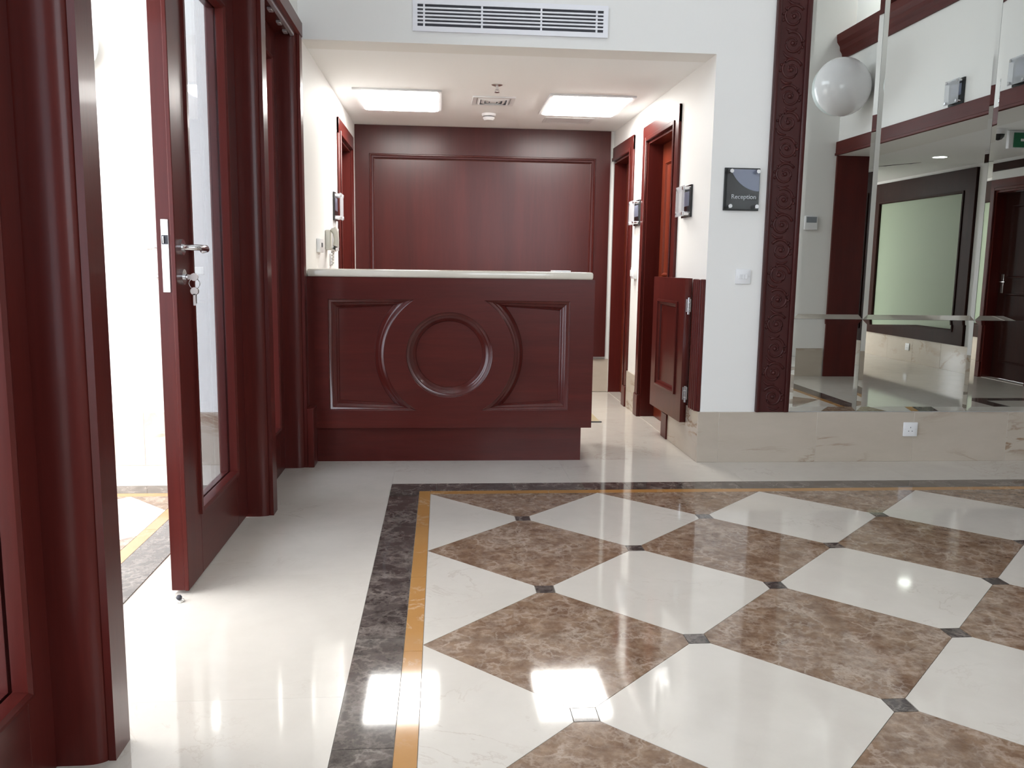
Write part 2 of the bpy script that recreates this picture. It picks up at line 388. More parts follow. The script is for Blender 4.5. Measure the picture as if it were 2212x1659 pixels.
def runs(a, b, cuts): c = [a]+[x for x in cuts if a < x < b]+[b]; return zip(c, c[1:])
# ochre line and dark border of the lobby carpet, cut into the lengths seen
for y0, y1 in runs(PY0-OW, PY1+OW, [-3.1, -2.5, -1.91, -1.313, -0.711, -0.11]):
    tile('ochre_strip', rect(PX0-OW, PX0, y0, y1), 'ochre')
for y0, y1 in runs(PY0-OW, PY1+OW, [-3.0, -2.4, -1.8, -1.2, -0.6, 0.0]):
    tile('ochre_strip', rect(PX1, PX1+OW, y0, y1), 'ochre')
for x0, x1 in runs(PX0, PX1, [0.6, 1.2, 1.8, 2.4, 3.0]):
    tile('ochre_strip', rect(x0, x1, PY1, PY1+OW), 'ochre'); tile('ochre_strip', rect(x0, x1, PY0-OW, PY0), 'ochre')
BX0, BX1, BY0, BY1 = PX0-OW, PX1+OW, PY0-OW, PY1+OW
for y0, y1 in runs(BY0, BY1, [-3.6, -3.0, -2.4, -1.82, -1.22, -0.959, -0.42, 0.138]):
    tile('dark_border_strip', rect(BX0-DW, BX0, y0, y1), 'darkm')
for y0, y1 in runs(BY0, BY1, [-3.3, -2.7, -2.1, -1.5, -0.9, -0.3]):
    tile('dark_border_strip', rect(BX1, BX1+DW, y0, y1), 'darkm')
for x0, x1 in runs(BX0-DW, BX1+DW, [0.03, 0.43, 1.03, 1.63, 2.23, 2.83]):
    tile('dark_border_strip', rect(x0, x1, BY1, BY1+DW), 'darkm'); tile('dark_border_strip', rect(x0, x1, BY0-DW, BY0), 'darkm')
EX0, EX1, EY0, EY1 = BX0-DW, BX1+DW, BY0-DW, BY1+DW
def slabs(x0, x1, y0, y1, sx, sy):
    nx = max(1, round((x1-x0)/sx)); ny = max(1, round((y1-y0)/sy))
    for i in range(nx):
        for j in range(ny):
            tile('cream_slab', rect(x0+(x1-x0)*i/nx, x0+(x1-x0)*(i+1)/nx, y0+(y1-y0)*j/ny, y0+(y1-y0)*(j+1)/ny), 'cream', 0.0002)
slabs(-1.0, EX0, YR, YW+0.06, 0.9, 0.9)                     # strip beside the entrance
slabs(EX0, EX1, EY1, YW+0.06, 0.9, 0.6)                     # strip under the mirror wall
slabs(EX0, EX1, YR, EY0, 0.9, 0.9)
slabs(EX1, XR+0.4, -2.9, YW+0.06, 0.9, 0.9)
slabs(XAL-0.2, XAR+0.2, YW+0.06, YAB, 0.8, 0.7)             # reception alcove
# corridor beyond the right-hand opening, with its own dark border line
CX0 = 4.78
slabs(XR+0.4, 6.0, -6.3, -1.37, 0.7, 0.82); slabs(XR+0.4, CX0, -1.37, 1.15, 0.9, 0.9); slabs(CX0+0.15, 6.0, -1.22, 1.15, 0.9, 0.9)
for x0, x1 in runs(CX0, 6.0, [5.4]): tile('dark_border_strip', rect(x0, x1, -1.37, -1.22), 'darkm')
for y0, y1 in runs(-1.22, 1.15, [-0.6, 0.0, 0.6]): tile('dark_border_strip', rect(CX0, CX0+0.15, y0, y1), 'darkm')
# entrance court outside the glazed doors, same inlay
VX1 = -1.215
diamonds(-1.455, 0, -8, 1, -1, 9, VX1-7*D, VX1, -7*D, D)
for y0, y1 in runs(-7*D, D+OW, [-2.2, -1.5, -0.8, -0.1]):
    tile('ochre_strip', rect(VX1, VX1+OW, y0, y1), 'ochre')
tile('ochre_strip', rect(VX1-7*D, VX1, D, D+OW), 'ochre')
for y0, y1 in runs(-7*D, D+OW, [-2.4, -1.7, -1.0, -0.3]):
    tile('dark_border_strip', rect(VX1+OW, VX1+OW+DW, y0, y1), 'darkm')
tile('dark_border_strip', rect(VX1-7*D, VX1+OW+DW, D+OW, D+OW+DW), 'darkm')
slabs(VX1-7*D, -1.0, D+OW+DW, 1.1, 0.9, 0.6)
slabs(-12, VX1-7*D, -9, 1.1, 1.5, 1.5)

# ================================================================== walls and ceilings
S = 'structure'
tag(obj('wall_back', boxes([(XAR, 6.2, YW, YW+0.2, 0, ZL), (-1.0, XAR, YW, YW+0.2, ZA, ZL)]), 'wall'), 'white back wall holding the tall mirror, with bulkhead over the reception', 'wall', kind=S)
Z2 = 2.062     # head of the alcove doorways
D2, D1, D5 = (1.865, 2.605), (3.165, 3.855), (2.70, 3.50)
def wall_with_doors(name, x0, x1, y0, y1, z1, doors, label):
    lst = []; y = y0
    for a, b_, zh in doors:
        lst += [(x0, x1, y, a, 0, z1), (x0, x1, a, b_, zh, z1)]; y = b_
    lst.append((x0, x1, y, y1, 0, z1))
    return tag(obj(name, boxes([q for q in lst if q[3]-q[2] > 0.001]), 'wall'), label, 'wall', kind=S)
wall_with_doors('wall_alcove_right', XAR, XAR+0.22, YW+0.2, YAB+0.15, ZA, [(*D2, Z2), (*D1, Z2)], 'white side wall of the reception with two wooden doors and door signs')
wall_with_doors('wall_alcove_left', XAL-0.22, XAL, YW, YAB+0.15, ZA, [(*D5, Z2)], 'white side wall behind the desk carrying the intercom handset')
tag(boxobj('wall_alcove_back', (XAL-0.22, XAR+0.22, YAB+0.04, YAB+0.2, 0, ZA), 'wall'), 'white rear wall of the reception behind the wood panelling', 'wall', kind=S)
tag(boxobj('ceiling_alcove', (XAL-0.22, XAR+0.22, YW+0.2, YAB+0.2, ZA, ZA+0.15), 'ceil'), 'low white ceiling over the reception', 'ceiling', kind=S)
tag(boxobj('ceiling_lobby', (-1.2, 6.2, YR-0.2, YW+0.2, ZL, ZL+0.15), 'ceil'), 'high white lobby ceiling', 'ceiling', kind=S)
PN0, PN1 = -1.85, -1.73      # near door post
tag(obj('wall_left', boxes([(-0.92, -0.715, -2.95, YW, 2.42, 3.5), (-0.92, -0.715, -2.95, YW, 4.6, ZL), (-0.92, -0.715, 0.3, YW, 3.5, 4.6), (-0.92, -0.715, YR, -2.95, 2.42, ZL), (-0.92, -0.75, YR, -2.95, 0, 2.42)]), 'wall'), 'white lobby wall above and beside the glazed entrance', 'wall', kind=S)
tag(obj('wall_rear', boxes([(-1.2, 0.5, YR-0.2, YR, 0, ZL), (2.9, 4.4, YR-0.2, YR, 0, ZL), (0.5, 2.9, YR-0.2, YR, 0, 1.0), (0.5, 2.9, YR-0.2, YR, 3.3, ZL)]), 'wall'), 'white wall opposite the mirror with an added window opening', 'wall', kind=S)
w = thing('added_window_4', (-0.82, -1.32, 3.5), 'unseen clerestory window added to brighten the right lobby wall', 'window', kind=S)  # added opening, lets sky light onto the upper right wall
for k in range(5):
    y = -2.95+k*(3.25-0.05)/4; boxobj('mullion', (-0.85, -0.79, y, y+0.05, 3.5, 4.6), 'wood_z', w)
for z in (3.5, 4.55): boxobj('rail', (-0.848, -0.792, -2.9, 0.25, z, z+0.05), 'wood_y', w)
for k in range(4):
    y = -2.90+k*0.80; boxobj('pane', (-0.823, -0.817, y, y+0.75, 3.55, 4.55), 'glass', w)
w = thing('added_window_3', (1.7, YR-0.12, 1.0), 'unseen window added opposite the mirror to bring in daylight', 'window', kind=S)  # added behind the camera to light the mirror wall
for i in range(4):
    x = 0.5+i*(2.4-0.06)/3; boxobj('mullion', (x, x+0.06, YR-0.14, YR-0.08, 1.0, 3.3), 'wood_z', w)
boxobj('rail', (0.56, 2.84, YR-0.14, YR-0.08, 1.0, 1.06), 'wood_x', w); boxobj('rail', (0.56, 2.84, YR-0.14, YR-0.08, 3.24, 3.3), 'wood_x', w)
for i in range(3):
    x = 0.56+i*0.78; boxobj('pane', (x, x+0.72, YR-0.113, YR-0.107, 1.06, 3.24), 'glass', w)
# pier facing the mirror, and the right lobby wall with its wide opening and gallery above
YP = -2.88
tag(boxobj('wall_pier', (3.62, XR, YR, YP, 0, ZL), 'wall'), 'white pier facing the mirror beside the corridor opening', 'wall', kind=S)
OPY = 0.75
tag(obj('wall_right', boxes([(XR, XR+0.4, OPY, YW, 0, ZL), (XR, XR+0.4, YP, OPY, 2.36, 3.42), (XR, XR+0.4, YP, OPY, 4.45, ZL), (XR, XR+0.4, YR, YP, 0, ZL)]), 'wall'), 'white side wall above the wide wood-lined corridor opening', 'wall', kind=S)
wall_with_doors('wall_corridor', 5.95, 6.17, -6.3, YW, ZA, [(-2.86, -2.12, 2.0)], 'corridor wall with framed panel and dark door')
tag(boxobj('wall_corridor_end', (XR, 6.1, -6.45, -6.3, 0, ZA), 'wall'), 'white end wall of the corridor', 'wall', kind=S)
tag(boxobj('ceiling_corridor', (XR+0.4, 6.1, -6.45, YW, ZA, ZA+0.1), 'ceil'), 'low corridor ceiling with round downlight', 'ceiling', kind=S)
obj('hairline_crack', tube(BM(), [(5.02, -3.72, ZA), (5.09, -3.60, ZA), (5.14, -3.52, ZA), (5.20, -3.40, ZA), (5.25, -3.36, ZA), (5.30, -3.24, ZA)], [0.002, 0.007, 0.005, 0.004, 0.006, 0.002], 5), 'dark', bpy.data.objects['ceiling_corridor'])
tag(boxobj('wall_gallery', (5.2, 5.3, -3.2, YW, ZA+0.1, ZL), 'wall'), 'pale gallery wall behind the upper opening', 'wall', kind=S)
tag(boxobj('wall_gallery_end', (XR+0.4, 5.2, -3.2, -3.1, ZA+0.1, ZL), 'wall'), 'pale end wall of the upper gallery', 'wall', kind=S)
# court outside
wp = thing('trim_9', (-0.73, -4.0, 0), 'unseen dark wood panelling added behind the camera for the posts to reflect', 'wall panelling', kind=S)  # added out of view so the post faces reflect dark wood
for k in range(3):
    y = YR+0.003+k*0.749
    boxobj('wood_panel', (-0.7495, -0.72, y, y+0.745, 0, 2.419), 'wood_z', wp, bevel=0.004)
tag(boxobj('court_sky_shade', (-2.3, -0.93, -4.5, 1.3, 3.3, 3.45), 'ceil'), 'unseen canopy added over the court to cut the sky light', 'canopy', kind=S)  # added out of view, keeps high sky light off the entrance floor
tag(boxobj('wall_court', (-9.0, -0.93, 1.085, 1.3, 0, 3.6), 'wall'), 'sunlit white court wall seen through the open door', 'wall', kind=S)

# ------------------------------------------------------------------ skirting of marble slabs
def skirting(name, label, axis, fixed, out, cuts, h=0.302, t=0.016):
    base = thing(name, ((cuts[0]+cuts[-1])/2, fixed, 0) if axis == 'x' else (fixed, (cuts[0]+cuts[-1])/2, 0), label, 'skirting', kind=S)
    for a, b_ in zip(cuts, cuts[1:]):
        lo, hi = sorted((fixed, fixed+out*t))
        q = (a+0.0008, b_-0.0008, lo, hi, 0, h) if axis == 'x' else (lo, hi, a+0.0008, b_-0.0008, 0, h)
        boxobj('marble_slab', q, 'skirt', base, bevel=0.0012)
    lo, hi = sorted((fixed, fixed+out*(t-0.0015)))
    boxobj('grout_bed', (cuts[0]+0.002, cuts[-1]-0.002, lo, hi, 0, h-0.002) if axis == 'x' else (lo, hi, cuts[0]+0.002, cuts[-1]-0.002, 0, h-0.002), 'grout', base)
    return base
skirting('baseboard_back', 'beige veined marble skirting under the tall mirror', 'x', YW, -1, [XAR-0.016, 1.688, 2.289, 2.894, 3.491, XR])
skirting('baseboard_alcove_near', 'marble skirting beneath the open half-height gate', 'y', XAR, -1, [YW, 1.735])
skirting('baseboard_alcove_pier', 'marble skirting between the two reception doors', 'y', XAR, -1, [2.735, 3.035])
skirting('baseboard_alcove_back', 'marble skirting under the wood wall panelling', 'x', YAB+0.04, -1, [XAL, -0.1, 0.5, 1.1, XAR])
skirting('baseboard_alcove_left', 'marble skirting along the wall behind the desk', 'y', XAL, 1, [YW+0.04, 1.7, 2.3, 2.57])
skirting('baseboard_pier', 'marble skirting of the pier facing the mirror', 'x', YP, 1, [3.62, XR-0.03])
skirting('baseboard_corridor', 'marble skirting under the framed corridor panel', 'y', 5.95, -1, [-6.3, -5.4, -4.8, -4.2, -3.6, -3.05])
skirting('baseboard_corridor_end', 'marble skirting past the dark corridor door', 'y', 5.95, -1, [-2.0, -1.2, -0.4, 0.4, YW])
skirting('baseboard_court', 'pale marble skirting of the sunlit court wall', 'x', 1.085, -1, [-4.0, -3.4, -2.8, -2.2, -1.6, -0.95])

# ================================================================== glazed entrance partition
def post_poly(x0, x1, y0, y1):
    """plan of a moulded post: square back, swelling curve on both sides up to a square front lip"""
    lip, rx, ry = 0.016, 0.050, 0.024
    c = [(x1-lip-rx+rx*math.sin(a*math.pi/16), y0+ry-ry*math.cos(a*math.pi/16)) for a in range(9)]
    p = [(x0, y1), (x0, y0)]+c+[(x1-lip, y0+ry-0.008), (x1, y0+ry-0.008)]
    return p+[(x1, y1-ry+0.008), (x1-lip, y1-ry+0.008)]+[(x, y0+y1-y) for x, y in reversed(c)]
def post(n, y0, y1, label, xf=XP, zt=2.325, plinth=True):
    t = thing('trim_%d' % n, ((-0.845+xf)/2, (y0+y1)/2, 0), label, 'door post', kind=S)
    obj('shaft', prism(BM(), post_poly(-0.845, xf, y0, y1), 'z', 0, zt), 'wood_z', t, smooth=50)
    if plinth: boxobj('plinth_block', (-0.85, xf+0.012, y0-0.006, y1+0.006, 0, 0.17), 'wood_z', t, bevel=0.004)
    return t
post(1, PN0, PN1, 'dark moulded wooden post nearest the camera beside the open doorway', plinth=False, xf=-0.692)
post(2, 0.07, 0.19, 'moulded wooden post on which the glazed door leaf hangs', plinth=False, xf=-0.706)
t3 = post(3, 0.985, YW, 'moulded wooden end post against the reception desk', plinth=False, xf=-0.694)
boxobj('plinth_block', (-0.694, -0.657, 0.995, YW+0.02, 0, 0.337), 'wood_z', t3, bevel=0.004)
post(4, -2.95, -2.83, 'wooden post at the outer end of the near sidelight', plinth=False)
hd = thing('trim_5', (-0.77, -0.93, 2.325), 'wooden header beam running over the glazed entrance', 'header', kind=S)
def along_y(poly_xz, y0, y1):
    bm = BM(); a = [bm.verts.new((x, y0, z)) for x, z in poly_xz]; b_ = [bm.verts.new((x, y1, z)) for x, z in poly_xz]; n = len(a)
    bm.faces.new(a); bm.faces.new(b_[::-1])
    for i in range(n): bm.faces.new((a[i], b_[i], b_[(i+1) % n], a[(i+1) % n]))
    return bm
obj('beam', along_y([(-0.845, 2.325), (-0.705, 2.325), (-0.692, 2.335), (-0.692, 2.405), (-0.71, 2.42), (-0.845, 2.42)], -2.95, YW), 'wood_y', hd)
rail = thing('door_track', (-0.726, -0.5, 2.31), 'slim pale metal track under the entrance header beam', 'door track')
obj('channel', along_y([(-0.736, 2.325), (-0.736, 2.312), (-0.718, 2.312), (-0.718, 2.325)], -1.7, 0.98), 'alu', rail)
for y in (0.52, 0.74, 0.90): boxobj('bracket', (-0.765, -0.742, y, y+0.05, 2.312, 2.325), 'alu', rail, bevel=0.002)

def leaf_frame(t, y0, y1, z0, z1, gy0, gy1, gz0, gz1, xa, xb, mat_pane='glass_tint'):
    """stiles, rails, beads and pane of a glazed leaf lying in an x-plane"""
    boxobj('stile', (xa, xb, y0, gy0, z0, z1), 'wood_z', t, bevel=0.002); boxobj('stile', (xa, xb, gy1, y1, z0, z1), 'wood_z', t, bevel=0.002)
    boxobj('bottom_rail', (xa, xb, gy0, gy1, z0, gz0), 'wood_y', t, bevel=0.002); boxobj('top_rail', (xa, xb, gy0, gy1, gz1, z1), 'wood_y', t, bevel=0.002)
    xm = (xa+xb)/2
    prof = [(0, 0), (0.004, 0.006), (0.008, 0.006), (0.010, 0.0), (0.012, -0.016)]
    for sgn, xf in ((1, xb), (-1, xa)):
        bm = moulding(BM(), rect(gy0, gy1, gz0, gz1), [(-0.013, -0.002), (-0.013, 0.009), (-0.003, 0.011), (0.005, 0.004), (0.009, -0.021), (0.009, -0.026)], 'x', sgn, xf)
        obj('glazing_bead', bm, 'wood_z', t, smooth=30)
    boxobj('pane', (xm-0.003, xm+0.003, gy0, gy1, gz0, gz1), mat_pane, t)
LX0, LX1 = XG-0.06, XG
d1 = thing('door_1', (XG-0.03, -0.385, 0), 'glazed wooden entrance door leaf with lever handle, keys in lock', 'door', kind=S)
leaf_frame(d1, -0.832, 0.062, 0.012, 2.30, -0.66, -0.115, 0.25, 2.14, LX0, LX1)
boxobj('edge_strip', (LX1-0.014, LX1+0.001, -0.838, -0.8315, 0.012, 2.30), 'wood_z', d1, bevel=0.002)
lp = boxobj('lock_plate', (LX0+0.016, LX0+0.040, -0.835, -0.831, 1.04, 1.277), 'steel', d1, bevel=0.001)
boxobj('latch_opening', (LX0+0.0175, LX0+0.0385, -0.8354, -0.8348, 1.196, 1.226), 'dark', lp)
boxobj('latch_bolt', (LX0+0.022, LX0+0.026, -0.840, -0.8352, 1.199, 1.223), 'chrome', lp, bevel=0.001)
for z in (1.052, 1.262): obj('screw', cyl(BM(), (LX0+0.028, z), 'y', 0.004, -0.8365, -0.8345, 10), 'chrome', lp)
def lever(parent, yc, zc, xf, sgn):
    h = obj('handle', tube(BM(), [(xf+sgn*0.004, yc, zc), (xf+sgn*0.045, yc, zc), (xf+sgn*0.053, yc+0.012, zc), (xf+sgn*0.055, yc+0.10, zc), (xf+sgn*0.05, yc+0.125, zc-0.004), (xf+sgn*0.032, yc+0.135, zc-0.008)], 0.0105, 10), 'chrome', parent, smooth=60)
    c = cyl(BM(), (yc, zc), 'x', 0.026, xf, xf+sgn*0.009, 24); obj('rose', c, 'chrome', h, smooth=30)
    c = cyl(BM(), (yc, zc-0.098), 'x', 0.026, xf, xf+sgn*0.009, 24); k = obj('cylinder_rose', c, 'chrome', parent, smooth=30)
    obj('lock_cylinder', cyl(BM(), (yc, zc-0.098), 'x', 0.010, xf+sgn*0.009, xf+sgn*0.02, 16), 'chrome', k, smooth=30)
lever(d1, -0.775, 1.188, LX1, 1); lever(d1, -0.775, 1.188, LX0, -1)
ky = thing('key_bunch', (LX1+0.03, -0.772, 1.0), 'small bunch of keys hanging from the glazed door lock', 'keys')
bm = box(BM(), LX1+0.016, LX1+0.032, -0.7765, -0.7735, 1.082, 1.098); lathe(bm, (LX1+0.040, 1.09), 'y', [(0, -0.778), (0.013, -0.778), (0.013, -0.772), (0, -0.772)], 14)
obj('key', bm, 'keymetal', ky)
bm = BM(); tube(bm, [(LX1+0.040+0.018*math.sin(a*math.pi/8), -0.775, 1.068+0.018*math.cos(a*math.pi/8)) for a in range(17)], 0.0015, 6, False); obj('split_ring', bm, 'chrome', ky)
for k, dy in enumerate((-0.006, 0.006)):
    bm = lathe(BM(), (LX1+0.040, 1.043), 'y', [(0, -0.776+dy), (0.013, -0.776+dy), (0.013, -0.7735+dy), (0, -0.7735+dy)], 14); box(bm, LX1+0.036, LX1+0.044, -0.776+dy, -0.7735+dy, 0.995+k*0.006, 1.034)
    obj('key', bm, 'keymetal', ky)
stp = thing('door_stop', (-0.83, -0.90, 0), 'small dark floor stop beside the free edge of the glazed door', 'door stop')
obj('base', lathe(BM(), (-0.83, -0.90), 'z', [(0, 0), (0.016, 0), (0.016, 0.006), (0.010, 0.010), (0, 0.010)], 16), 'steel', stp, smooth=40)
obj('buffer', lathe(BM(), (-0.83, -0.90), 'z', [(0.008, 0.009), (0.010, 0.016), (0.006, 0.022), (0, 0.022)], 16), 'dark', stp, smooth=40)
# the other leaf, thrown open into the court
d2 = thing('door_2', (XG-0.06, -1.715, 0), 'second glazed entrance leaf swung open into the court', 'door', kind=S, rotz=math.radians(90))
leaf_frame(d2, 0.012, 0.882, 0.012, 2.30, 0.16, 0.72, 0.25, 2.14, -0.065, -0.005)
# sidelights
w1 = thing('window_1', (XG-0.03, 0.585, 0), 'narrow glazed sidelight between hinge post and end post', 'window', kind=S)
leaf_frame(w1, 0.192, 0.984, 0.0, 2.322, 0.34, 0.85, 0.25, 2.17, LX0, LX1)
w2 = thing('window_2', (XG-0.03, -2.34, 0), 'glazed sidelight at the picture edge nearest the camera', 'window', kind=S)
leaf_frame(w2, -2.828, -1.852, 0.0, 2.322, -2.66, -1.96, 0.235, 2.17, LX0, LX1)

# ================================================================== reception desk
desk = thing('reception_desk', (0.13, 1.4, 0), 'mahogany reception desk front with carved circle between two moulded panels', 'desk')
YF = 1.112
CXc, CZc, RI, RO = 0.098, 0.628, 0.247, 0.371
U0, U1, V0, V1 = -0.585, 0.792, 0.306, 0.943
def half(sgn):
    ht, hb = V1-CZc, CZc-V0; at, ab_ = math.degrees(math.asin(ht/RO)), math.degrees(math.asin(hb/RO))
    if sgn < 0: return [(U0, V0)] + arc(CXc, CZc, RO, 180+ab_, 180-at, 36) + [(U0, V1)]
    return [(U1, V1)] + arc(CXc, CZc, RO, at, -ab_, 36) + [(U1, V0)]
hl, hr = half(-1), half(1); hc = arc(CXc, CZc, RI, 0, 360, 72)[:-1]
plate('front_face', rect(-0.662, 0.932, 0.203, 1.066), [hl, hr, hc], 'y', YF, YF+0.06, 'wood_x', desk)
PROF = [(0.0, 0.001), (0.003, -0.001), (0.0045, -0.007), (0.009, -0.009), (0.018, -0.0115), (0.021, -0.0155), (0.030, -0.020), (0.040, -0.027), (0.043, -0.032), (0.052, -0.038), (0.056, -0.044), (0.057, -0.050)]
for nm, h in (('left_moulding', hl), ('right_moulding', hr), ('circle_moulding', hc)):
    obj(nm.split('_')[0] == 'circle' and 'circle_moulding' or 'panel_moulding', moulding(BM(), h, PROF, 'y', -1, YF), 'wood_gloss', desk, smooth=35)
obj('recessed_panel', prism(BM(), offset(hl if area2(hl) > 0 else hl[::-1], 0.050), 'y', YF+0.046, YF+0.062), 'wood_x', desk)
obj('recessed_panel', prism(BM(), offset(hr if area2(hr) > 0 else hr[::-1], 0.050), 'y', YF+0.046, YF+0.062), 'wood_x', desk)
obj('round_panel', prism(BM(), arc(CXc, CZc, RI-0.050, 0, 360, 48)[:-1], 'y', YF+0.046, YF+0.062), 'wood_x', desk)
boxobj('filler_strip', (-0.6992, -0.662, YW+0.022, YF+0.06, 0.0, 1.066), 'wood_z', desk)
boxobj('side_panel', (0.904, 0.932, YF+0.06, 1.72, 0.203, 1.066), 'wood_z', desk); boxobj('side_panel', (-0.662, -0.634, YF+0.06, 1.72, 0.203, 1.066), 'wood_z', desk)
boxobj('plinth', (-0.66, 0.877, 1.150, 1.68, 0, 0.203), 'wood_x', desk); boxobj('desk_shelf', (-0.634, 0.904, 1.3, 1.72, 0.72, 0.75), 'wood_x', desk)
tag(boxobj('countertop', (-0.695, 0.920, 1.097, 1.60, 1.0665, 1.1085), 'counter_stone', bevel=0.012, seg=3), 'cream stone countertop resting on the reception desk', 'countertop')
tag(boxobj('paper_pad', (0.70, 0.80, 1.18, 1.32, 1.109, 1.117), 'white', bevel=0.001), 'small white paper pad at the end of the stone counter', 'paper pad')
mt = thing('floor_mat', (1.05, 2.36, 0), 'flat tan floor mat edge lying behind the reception desk', 'mat')
boxobj('mat_body', (0.80, 1.225, 2.36, 2.9, 0.0005, 0.006), 'tan', mt); boxobj('mat_edge', (0.80, 1.235, 2.345, 2.36, 0.0005, 0.008), 'dark', mt)

# ------------------------------------------------------------------ back wall panelling
pn = thing('wall_panelling', (0.42, YAB, 0.315), 'large mahogany wall panel with moulded frame behind the reception desk', 'wall panelling')
PZ0, PZ1 = 0.325, ZA-0.002
plate('panel_frame', rect(XAL+0.002, 1.54, PZ0, PZ1), [rect(-0.575, 1.41, 0.45, 2.085)], 'y', YAB, YAB+0.035, 'wood_panel', pn)
obj('panel_moulding', moulding(BM(), rect(-0.575, 1.41, 0.45, 2.085), [(0, 0), (0.004, 0.012), (0.014, 0.014), (0.02, 0.006), (0.034, 0.002), (0.038, -0.012), (0.046, -0.018)], 'y', -1, YAB), 'wood_panel', pn, smooth=30)
boxobj('panel_field', (-0.60, 1.44, YAB+0.018, YAB+0.034, 0.43, 2.1), 'wood_panel', pn)

# ------------------------------------------------------------------ alcove doors
def side_door(n, xw, s, y0, y1, zh, label, handle_y, hinge_mat='wood_door', cas=(0.115, 0.115)):
    """door in an x-plane wall: xw wall face, s = direction out of the wall into the room"""
    t = thing('door_%d' % n, (xw, (y0+y1)/2, 0), label, 'door', kind=S)
    c0, c1 = cas
    def X(a, b_): return tuple(sorted((xw+s*a, xw+s*b_)))
    for a, b_, inner in ((y0-c0, y0, 1), (y1, y1+c1, -1)):
        if b_-a < 0.02: continue
        c = boxobj('casing', (*X(0, 0.018), a, b_, 0.17, zh+0.115), 'wood_z', t, bevel=0.004)
        ie = b_-0.03 if inner > 0 else a
        boxobj('bead', (*X(0.018, 0.026), ie, ie+0.03, 0.17, zh+0.03), 'wood_z', c, bevel=0.004)
        boxobj('plinth_block', (*X(0, 0.026), a-0.004, b_+0.003, 0, 0.17), 'wood_z', t, bevel=0.003)
    hcs = boxobj('head_casing', (*X(0, 0.0185), y0-c0, y1+c1, zh, zh+0.116), 'wood_y', t, bevel=0.004)
    boxobj('bead', (*X(0.018, 0.026), y0, y1, zh, zh+0.03), 'wood_y', hcs, bevel=0.004)
    boxobj('jamb', (*X(-0.2, 0.002), y0, y0+0.02, 0, zh), 'wood_z', t); boxobj('jamb', (*X(-0.2, 0.002), y1-0.02, y1, 0, zh), 'wood_z', t)
    boxobj('head_jamb', (*X(-0.2, 0.002), y0+0.02, y1-0.02, zh-0.02, zh), 'wood_y', t)
    lf = boxobj('leaf', (*X(-0.145, -0.105), y0+0.022, y1-0.022, 0.008, zh-0.022), hinge_mat, t)
    fx = xw-s*0.105
    for za, zb in ((0.18, 0.92), (1.08, zh-0.16)):
        obj('panel_moulding', moulding(BM(), rect(y0+0.14, y1-0.14, za, zb), [(0, 0), (0.003, 0.012), (0.012, 0.014), (0.02, 0.004), (0.024, 0.0)], 'x', s, fx), hinge_mat, lf, smooth=30)
    h = obj('handle', tube(BM(), [(fx, handle_y, 1.04), (fx+s*0.045, handle_y, 1.04), (fx+s*0.05, handle_y+0.02, 1.04), (fx+s*0.05, handle_y+0.11, 1.04)], 0.009, 8), 'chrome', t, smooth=60)
    boxobj('escutcheon', (*tuple(sorted((fx, fx+s*0.006))), handle_y-0.02, handle_y+0.02, 0.92, 1.12), 'steel', h, bevel=0.002)
    boxobj('threshold', (*X(-0.2, 0.0), y0+0.02, y1-0.02, 0.0, 0.004), 'cream', t)
    return t
side_door(3, XAR, -1, *D2, Z2, 'mahogany reception door right behind the open half-height gate', 1.93, cas=(0.125, 0.115))
side_door(4, XAR, -1, *D1, Z2, 'narrow-looking mahogany door next to the back panelling', 3.23, cas=(0.115, 0.0))
side_door(5, XAL, 1, *D5, Z2, 'mahogany door on the intercom wall beside the back panelling', 2.77, cas=(0.10, 0.115))

# ------------------------------------------------------------------ half-height gate and its post
gp = thing('gate_post', (XAR-0.02, 1.175, 0.302), 'fluted mahogany strip on the wall corner carrying the gate hinges', 'gate post')
boxobj('backing', (XAR-0.022, XAR-0.0005, 1.092, 1.262, 0.304, 1.078), 'wood_z', gp, bevel=0.003)
for y in (1.105, 1.142, 1.179, 1.216): obj('reed', prism(BM(), [(XAR-0.02, y)]+[(XAR-0.021-0.012*math.sin(a*math.pi/6), y+0.016-0.016*math.cos(a*math.pi/6)) for a in range(7)]+[(XAR-0.02, y+0.032)], 'z', 0.304, 1.076), 'wood_z', gp, smooth=60)
gt = thing('gate', (1.545, 1.325, 0.195), 'half-height mahogany gate with raised panel folded open against the wall', 'gate', rotz=math.radians(1.2))
GT = 0.044
plate('leaf', rect(0.0, 0.70, 0.0, 0.885), [rect(0.13, 0.57, 0.16, 0.735)], 'x', -GT/2, GT/2, 'wood_z', gt)
boxobj('panel', (-0.008, 0.008, 0.12, 0.58, 0.15, 0.745), 'wood_z', gt)
obj('panel_moulding', moulding(BM(), rect(0.13, 0.57, 0.16, 0.735), [(-0.004, -0.001), (-0.004, 0.010), (0.010, 0.012), (0.016, 0.002), (0.030, -0.004), (0.034, -0.014)], 'x', -1, -GT/2), 'wood_z', gt, smooth=30)
for z in (0.13, 0.67):
    hg = obj('hinge', cyl(BM(), (-0.001, -0.016), 'z', 0.008, z-0.002, z+0.10, 12), 'chrome', gt, smooth=40)
    boxobj('hinge_leaf', (-0.012, 0.018, -0.003, -0.0005, z+0.012, z+0.09), 'steel', hg)
    for k in (0.03, 0.07): obj('knuckle_ring', cyl(BM(), (-0.001, -0.016), 'z', 0.0092, z+k-0.002, z+k+0.002, 12), 'steel', hg)

